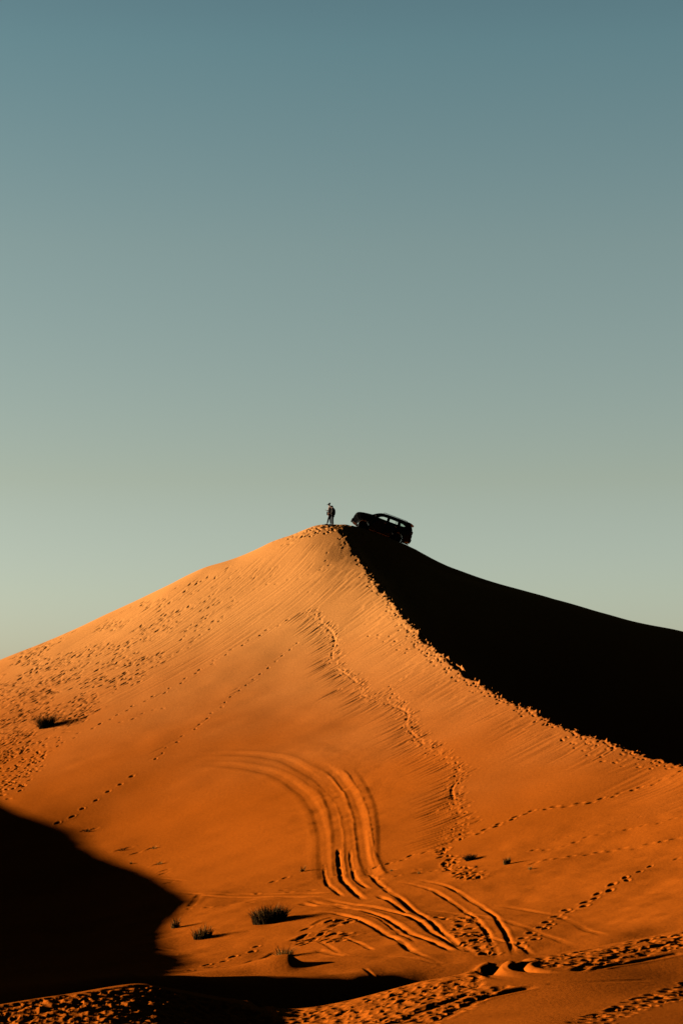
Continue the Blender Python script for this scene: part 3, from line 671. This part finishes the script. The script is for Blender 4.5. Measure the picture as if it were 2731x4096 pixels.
        for wx in (.90, 3.60):
            bm = bmesh.new(); pr = None
            for k in range(17):
                a = math.radians(-2 + 184 * k / 16); row = []
                for r_, o_ in ((.455, .0), (.455, .045), (.53, .035), (.535, 0)):
                    xx, zz = wx + r_ * math.cos(a), .40 + r_ * math.sin(a); row.append(bm.verts.new((xx - ox, s * (hw(xx, max(zz, .3)) + o_), zz)))
                if pr:
                    for q_ in range(3): bm.faces.new((pr[q_], pr[q_ + 1], row[q_ + 1], row[q_]))
                pr = row
            link('wheel_arch', bm, M_trim, root, True)
    bm = bmesh.new(); add_box(bm, (.03 - ox, 0, .60), (.20, 1.42, .22), .07, 3); link('front_bumper', bm, M_trim, root, True)
    bm = bmesh.new()
    for k in range(4): add_box(bm, (.055 - ox + .012 * k, 0, .86 + .06 * k), (.05, .86, .025), .008)
    link('grille', bm, M_chrome, root, True)
    bm = bmesh.new(); add_box(bm, (4.66 - ox, 0, .56), (.16, 1.62, .24), .06, 3); rb = link('rear_bumper', bm, M_trim, root, True)
    bm = bmesh.new(); add_tube(bm, [(4.2 - ox, .2, .33), (4.62 - ox, .2, .30)], .022); add_box(bm, (4.66 - ox, .2, .30), (.06, .06, .05), .01); link('tow_hook', bm, M_trim, root, True)
    bm = bmesh.new(); add_tube(bm, [(3.2 - ox, -.45, .27), (4.1 - ox, -.45, .27), (4.58 - ox, -.48, .29)], .03); link('exhaust_pipe', bm, M_trim, root, True)
    bm = bmesh.new()
    pr = None
    for x, z, h in ((4.05, 1.868, .02), (4.30, 1.85, .03), (4.50, 1.77, .035), (4.58, 1.73, .02)):
        row = [bm.verts.new((x - ox, y_, z + d_ + (1 - (y_ / .62) ** 2) * .03)) for y_ in (-.6, -.3, 0, .3, .6) for d_ in (0, -h)]
        if pr:
            for a in range(4):
                for b in (0, 1):
                    i1, i2 = a * 2 + b, a * 2 + 2 + b; bm.faces.new((pr[i1], pr[i2], row[i2], row[i1]))
        pr = row
    bm.faces.new([pr[0], pr[2], pr[4], pr[6], pr[8], pr[9], pr[7], pr[5], pr[3], pr[1]])
    link('roof_spoiler', bm, M_paint, root)
    bm = bmesh.new(); add_box(bm, (4.70 - ox, 0, .92), (.02, .5, .12), .004); link('number_plate', bm, M_plate, root)
    bm = bmesh.new(); add_tube(bm, [(3.9 - ox, 0, 1.87), (3.96 - ox, 0, 1.99)], [.02, .004]); link('aerial', bm, M_trim, root)
    for x, y_ in ((2.30, -.36), (2.30, .36), (3.25, -.38), (3.25, .38)):
        bm = bmesh.new(); add_box(bm, (x - .1 - ox, y_, .80), (.5, .5, .18), .06, 3); add_box(bm, (x + .22 - ox, y_, 1.06), (.15, .48, .60), .06, 3, None)
        add_box(bm, (x + .30 - ox, y_, 1.45), (.09, .26, .17), .04, 3); add_tube(bm, [(x + .27 - ox, y_, 1.3), (x + .30 - ox, y_, 1.42)], .012); link('seat', bm, M_seat, root, True)
    bm = bmesh.new(); add_box(bm, (2.4 - ox, 0, .52), (3.2, 1.5, .10), .02); link('floor_pan', bm, M_trim, root)
    bm = bmesh.new(); add_box(bm, (1.45 - ox, 0, 1.22), (.4, 1.55, .28), .08, 3); link('dashboard', bm, M_seat, root, True)
    bm = bmesh.new()
    pts = [(1.86 + .06 * math.cos(a * math.pi / 8) - ox, -.38 + .18 * math.sin(a * math.pi / 8), 1.22 + .17 * math.cos(a * math.pi / 8)) for a in range(17)]
    add_tube(bm, pts, .014, 6); add_tube(bm, [(1.62 - ox, -.38, 1.2), (1.86 - ox, -.38, 1.22)], .025); link('steering_wheel', bm, M_seat, root, True)
    bm = bmesh.new(); add_tube(bm, [(.9 - ox, -.78, .385), (.9 - ox, .78, .385)], .05); add_tube(bm, [(3.6 - ox, -.78, .385), (3.6 - ox, .78, .385)], .05); add_box(bm, (2.2 - ox, 0, .36), (3.6, .7, .14), .03); link('chassis', bm, M_trim, root)
build_car()

# ------------------------------------------------------------------ the two people
def skinned(name, V, E_, rad, m, parent, lv=1, root_i=0):
    me_ = bpy.data.meshes.new(name); me_.from_pydata([tuple(v) for v in V], E_, []); me_.materials.append(m)
    o = bpy.data.objects.new(name, me_); C.objects.link(o); o.parent = parent
    sk = o.modifiers.new('skin', 'SKIN'); sk.use_smooth_shade = True
    if not me_.skin_vertices: return o
    for i, r_ in enumerate(rad):
        r2 = r_ if isinstance(r_, tuple) else (r_, r_); me_.skin_vertices[0].data[i].radius = r2; me_.skin_vertices[0].data[i].use_root = (i == root_i)
    sb = o.modifiers.new('sub', 'SUBSURF'); sb.levels = lv; sb.render_levels = lv
    return o
M_skin = mat('skin', (.06, .026, .014), .6, .3); M_hair = mat('hair', (.006, .004, .003), .8, .2)
M_blackc = mat('black_cloth', (.006, .0055, .0055), .95, .1, bump=.2); M_orange = mat('tan_shirt_cloth', (.12, .04, .012), .95, .1, bump=.2)
M_denim = mat('dark_trousers_cloth', (.008, .009, .012), .95, .1, bump=.2); M_cap = mat('cap_cloth', (.006, .006, .007), .9, .1); M_shoe = mat('shoe_leather', (.008, .006, .005), .7, .3); M_phone = mat('phone_glass', (.01, .01, .012), .15, .5)

def person(name_loc, rz, J, label, shirt, hood, phone, feet):
    """J: joints in the person's own frame, x forward, y to the left, z up"""
    loc = Vector(name_loc); loc.z = ground_z(loc.x, loc.y) - .015
    M_ = Matrix.Rotation(rz, 4, 'Z'); M_.translation = loc
    root = empty('person', M_); tag(root, label, 'person')
    V, E_, R_ = [], [], []
    def add(p, r_, par=None):
        V.append(Vector(p)); R_.append(r_); i = len(V) - 1
        if par is not None: E_.append((par, i))
        return i
    pel = add(J['pelvis'], (.12, .09)); sp = add(J['waist'], (.12, .085), pel); ch = add(J['chest'], (.14, .10), sp); up = add(J['neckbase'], (.09, .07), ch)
    nk = add(J['neck'], .05, up); hd = add(J['head'], (.072, .085), nk); cr = add(J['crown'], (.062, .07), hd)
    fw = (Vector(J['face']) - Vector(J['head'])); ch_ = add(Vector(J['head']) + fw * .8 + Vector((0, 0, -.07)), .035, hd); ns = add(Vector(J['face']) + fw * .16, .012, hd)
    hands = {}
    for s, nm in ((1, 'l'), (-1, 'r')):
        sh = add(J['sh' + nm], .052, ch if False else up); el = add(J['el' + nm], .04, sh); wr = add(J['wr' + nm], .026, el)
        d = (Vector(J['hd' + nm]) - Vector(J['wr' + nm])).normalized(); pm = add(Vector(J['wr' + nm]) + d * .045, (.034, .02), wr)
        side = d.cross(Vector((0, 0, 1))).normalized(); curl = Vector((0, 0, -1)) if not phone else Vector((0, 0, 1))
        b_ = Vector(J['wr' + nm]) + d * .075
        for k, (off, ln) in enumerate(((-.03, .068), (-.01, .078), (.011, .072), (.03, .056))):
            f0 = add(b_ + side * off, .0095, pm); f1 = add(b_ + side * off + d * ln * .5 + curl * .008, .009, f0); add(b_ + side * off * 1.05 + d * ln * .85 + curl * .032, .0078, f1)
        t0 = add(Vector(J['wr' + nm]) + d * .03 + side * s * .032, .011, pm); t1 = add(Vector(J['wr' + nm]) + d * .06 + side * s * .055 + curl * .006, .0095, t0); add(Vector(J['wr' + nm]) + d * .085 + side * s * .052 + curl * .022, .008, t1)
        hp = add(Vector(J['pelvis']) + Vector((0, s * .085, -.05)), .085, pel); kn = add(J['kn' + nm], .056, hp); an = add(J['an' + nm], .036, kn); add(Vector(J['an' + nm]) + Vector((.13, 0, -.035)), .03, an)
    skinned('body', V, E_, R_, M_skin, root)
    # clothes follow the same joints
    P = lambda k: Vector(J[k])
    V, E_, R_ = [], [], []
    kk = 1.3 if hood else 1.05
    a = add(P('pelvis') + Vector((0, 0, -.10)), (.17 * kk, .15 * kk)); b = add(P('waist'), (.165 * kk, .15 * kk), a); c = add(P('chest'), (.18 * kk, .155 * kk), b); d = add(P('neckbase') + Vector((0, 0, -.02)), (.13, .10), c)
    for s, nm in ((1, 'l'), (-1, 'r')):
        q = add(P('sh' + nm), .078, d); q = add(P('el' + nm), .062, q); add(P('wr' + nm) * .92 + P('el' + nm) * .08, .042, q)
    skinned('jacket', V, E_, R_, M_blackc, root)
    if shirt:
        bm = bmesh.new(); f = Vector((.125, 0, 0))
        pts = [P('neckbase') + Vector((.085, 0, -.02)), P('chest') + f * 1.12, P('waist') + f * 1.08, P('pelvis') + f * 1.12 + Vector((0, 0, -.16))]
        pr = None
        for p in pts:
            row = [bm.verts.new(p + Vector((-abs(y_) * .8 + .012, y_, 0))) for y_ in (-.075, -.04, 0, .04, .075)] + [bm.verts.new(p + Vector((-.06, y_, 0))) for y_ in (.06, -.06)]
            if pr:
                for k in range(7): bm.faces.new((pr[k], pr[(k + 1) % 7], row[(k + 1) % 7], row[k]))
            else: bm.faces.new(row[::-1])
            pr = row
        bm.faces.new(pr); link('shirt_front', bm, M_orange, root, True)
        bm = bmesh.new(); add_box(bm, P('pelvis') + Vector((.20, .13, .02)), (.10, .10, .26), .03, 3); link('jacket_flap', bm, M_blackc, root, True)
    V, E_, R_ = [], [], []
    a = add(P('pelvis'), (.135, .115))
    for s, nm in ((1, 'l'), (-1, 'r')):
        q = add(P('pelvis') + Vector((0, s * .085, -.10)), .10, a); q = add(P('kn' + nm), .074, q); add(P('an' + nm) + Vector((0, 0, .015)), .056, q)
    skinned('trousers', V, E_, R_, M_denim, root)
    for s, nm in ((1, 'l'), (-1, 'r')):
        bm = bmesh.new(); add_box(bm, P('an' + nm) + Vector((.055, 0, -.045)), (.28, .095, .085), .035, 3); link('shoe', bm, M_shoe, root, True)
    hd = P('head'); fdir = (P('face') - hd).normalized(); updir = (P('crown') - hd).normalized()
    if hood:
        V, E_, R_ = [], [], []
        a = add(P('neckbase') + Vector((-.03, 0, 0)), .10); b = add(P('neck') + Vector((-.03, 0, .01)), .095, a); c = add(hd - fdir * .03, .108, b); add(P('crown') - fdir * .02, .085, c)
        skinned('hood', V, E_, R_, M_blackc, root)
    else:
        V, E_, R_ = [], [], []
        a = add(hd - fdir * .045 - updir * .02, .078); add(P('crown') - fdir * .03, .066, a); skinned('hair', V, E_, R_, M_hair, root)
        bm = bmesh.new(); rot = Matrix((fdir, updir.cross(fdir), updir)).transposed()
        add_lathe(bm, [(.104, 0), (.108, .025), (.10, .06), (.07, .092), (.02, .104), (0, .105)], 20, 'Z')
        add_box(bm, (.145, 0, .01), (.14, .16, .014), .006)
        bmesh.ops.transform(bm, matrix=Matrix.Translation(hd + updir * .035 - fdir * .01) @ rot.to_4x4(), verts=bm.verts); link('cap', bm, M_cap, root, True)
    for s in (-1, 1):
        sd = updir.cross(fdir).normalized() * s
        bm = bmesh.new(); bmesh.ops.create_icosphere(bm, subdivisions=2, radius=.012); bmesh.ops.translate(bm, vec=hd + fdir * .082 + sd * .03 + updir * .01, verts=bm.verts); link('eye', bm, M_hair, root, True)
        bm = bmesh.new(); bmesh.ops.create_icosphere(bm, subdivisions=2, radius=.03, matrix=Matrix.Diagonal((.6, .35, 1, 1))); bmesh.ops.translate(bm, vec=hd + sd * .08 - updir * .01, verts=bm.verts); link('ear', bm, M_skin, root, True)
    return root, M_

P1 = dict(pelvis=(-.07, 0, .86), waist=(-.08, 0, 1.02), chest=(-.08, 0, 1.22), neckbase=(-.06, 0, 1.40), neck=(-.035, 0, 1.47), head=(.0, 0, 1.56), crown=(-.005, 0, 1.62), face=(.075, 0, 1.535),
          shl=(-.07, .17, 1.37), ell=(-.05, .22, 1.09), wrl=(.12, .06, 1.10), hdl=(.20, .02, 1.12), shr=(-.07, -.17, 1.37), elr=(-.05, -.22, 1.09), wrr=(.12, -.06, 1.10), hdr=(.20, -.02, 1.12),
          knl=(.05, .10, .46), anl=(.14, .12, .085), knr=(-.09, -.09, .45), anr=(-.12, -.10, .085))
P2 = dict(pelvis=(-.03, 0, .86), waist=(-.07, 0, 1.02), chest=(-.07, 0, 1.22), neckbase=(-.0, 0, 1.40), neck=(.035, 0, 1.45), head=(.10, 0, 1.51), crown=(.095, 0, 1.56), face=(.165, 0, 1.465),
          shl=(-.02, .19, 1.36), ell=(-.06, .25, 1.08), wrl=(.10, .17, .98), hdl=(.18, .14, .97), shr=(-.02, -.19, 1.36), elr=(-.08, -.25, 1.08), wrr=(.06, -.20, .92), hdr=(.12, -.18, .86),
          knl=(-.03, .09, .46), anl=(-.06, .10, .085), knr=(.0, -.09, .46), anr=(.0, -.10, .085))
a1 = at(1316, 2094, 149.75); a2 = at(1328.5, 2094, 149.45)
r1, m1 = person((a1[0], a1[1], 0), math.pi, P1, 'person in a dark cap looking down at a phone on the summit', True, False, True, 0)
r2, m2 = person((a2[0], a2[1], 0), math.pi, P2, 'person in black with bowed head, close behind the one in the cap', False, True, False, 0)
bm = bmesh.new(); add_box(bm, (0, 0, 0), (.15, .075, .009), .004); ph = link('phone', bm, M_phone)
ph.matrix_world = m1 @ Matrix.Translation((.245, 0, 1.15)) @ Matrix.Rotation(math.radians(-28), 4, 'Y')
tag(ph, 'dark phone held out in the hands of the person in the cap', 'phone')

# ------------------------------------------------------------------ desert plants
M_straw = mat('dry_straw', (.15, .075, .018), .9, .0, var=.3, scale=20); M_olive = mat('dark_twig', (.014, .009, .004), .95, .0, var=.4, scale=20); M_mix = mat('dry_green_grass', (.018, .0105, .004), .95, .0, var=.4, scale=14)
def tuft(name, u, v, hpx, wpx, n, m, label, cat, lean=.25, group=None, wid=.009, m2=None, n2=0, bushy=False):
    p = hit(u, v, 50); sc = F_PX / p[1]; h, w_ = hpx / sc, wpx / sc
    root = empty(name, loc=(p[0], p[1], ground_z(p[0], p[1]) - .02)); tag(root, label, cat, group)
    def blades(cnt, mm, nm, hk):
        bm = bmesh.new()
        for _ in range(cnt):
            a = rng.uniform(0, 2 * math.pi); r_ = w_ * .42 * math.sqrt(rng.random()); bx_, by_ = r_ * math.cos(a), r_ * math.sin(a)
            L_ = h * hk * rng.uniform(.3, 1.12) * (1 - .35 * (r_ / (w_ * .42 + 1e-6)) ** 2 * rng.random())
            az = a + rng.normal() * .6; ln = lean * rng.uniform(.3, 1.5) * (.4 + r_ / (w_ * .42 + 1e-6)); ww = wid * rng.uniform(.7, 1.4)
            if bushy: ln *= 1.8
            side = (-math.sin(az + 1.2 * rng.normal()), math.cos(az)); pr = None; nseg = 4
            zb = ground_z(p[0] + bx_, p[1] + by_) - ground_z(p[0], p[1])
            for k in range(nseg + 1):
                t = k / nseg; o_ = ln * L_ * t ** 1.7; zz = L_ * (t - .25 * min(ln, 1.2) * t * t) + zb; k_ = ww * (1 - t) + .002
                jx = rng.normal() * .02 * h if bushy else 0
                c_ = (bx_ + math.cos(az) * o_ + jx, by_ + math.sin(az) * o_, zz)
                row = (bm.verts.new((c_[0] - side[0] * k_, c_[1] - side[1] * k_, zz)), bm.verts.new((c_[0] + side[0] * k_, c_[1] + side[1] * k_, zz)))
                if pr: bm.faces.new((pr[0], pr[1], row[1], row[0]))
                pr = row
                if bushy and k in (2, 3):                     # short side twigs
                    for _q in range(2):
                        e = (c_[0] + rng.normal() * .12 * h, c_[1] + rng.normal() * .12 * h, zz + abs(rng.normal()) * .13 * h)
                        bm.faces.new((row[0], row[1], bm.verts.new(e)))
        return link(nm, bm, mm, root)
    blades(n, m, 'blades' if not bushy else 'twigs', 1.0)
    if m2 is not None: blades(n2, m2, 'dry_stems', 1.25)
    return root
tuft('desert_shrub', 186, 2910, 62, 60, 420, M_olive, 'dark round shrub with a long shadow on the trodden left slope', 'shrub', .5, bushy=True, wid=.014)
tuft('grass_clump', 1078, 3692, 66, 156, 1500, M_mix, 'widest clump of grass on the hollow floor, dark, left of the wheel ruts', 'grass clump', .38, wid=.013, m2=M_straw, n2=30)
tuft('grass_clump', 812, 3750, 52, 84, 300, M_mix, 'low grass clump with tall pale stems beside the shadow edge on the hollow floor', 'grass clump', .35, m2=M_straw, n2=46)
tuft('grass_clump', 703, 3708, 42, 40, 130, M_mix, 'narrow grass clump standing at the tip of the big shadow on the left', 'grass clump', .3, m2=M_straw, n2=20)
tuft('grass_clump', 1138, 3818, 46, 76, 170, M_straw, 'straw-coloured grass clump nearest the near bank', 'grass clump', .55, m2=M_mix, n2=60)
tuft('desert_shrub', 1878, 3438, 30, 34, 320, M_olive, 'compact black shrub left of its paler neighbour on the right slope', 'shrub', .45, bushy=True, wid=.012)
tuft('grass_clump', 2026, 3458, 30, 28, 170, M_mix, 'thin pale grass clump right of the compact black shrub on the right slope', 'grass clump', .3, m2=M_straw, n2=30)
small = [(1903, 3470, 12, 10, 'tiny straw sprig just under the compact black shrub on the right slope'), (2118, 3484, 15, 12, 'small straw sprig where the long footpath starts on the right slope'),
         (1209, 3488, 24, 16, 'upright straw sprig inside the foot of the big wheel curve'), (1566, 3481, 9, 10, 'tiny sprig just right of the wheel curve'),
         (1674, 3489, 11, 10, 'tiny sprig between the wheel curve and the trampled patch'), (349, 3324, 12, 24, 'small flat sprig on the lower left slope beyond the shadow, uppermost of its row'),
         (487, 3404, 12, 34, 'low wiry sprig hugging the upper edge of the left shadow'), (616, 3394, 11, 26, 'faint low sprig on the lower left slope, right of a wiry one'),
         (640, 3458, 14, 22, 'low sprig between the left shadow and the hollow floor'), (527, 3456, 10, 12, 'tiny pale sprig touching the edge of the left shadow')]
for u, v, h_, w_, lb in small:
    tuft('grass_sprig', u, v, h_ * 1.2, w_, 46, M_straw if h_ != 12 else M_mix, lb, 'grass sprig', .5, group='sparse grass sprigs on the sand', wid=.010)
#ENDOBJECTS
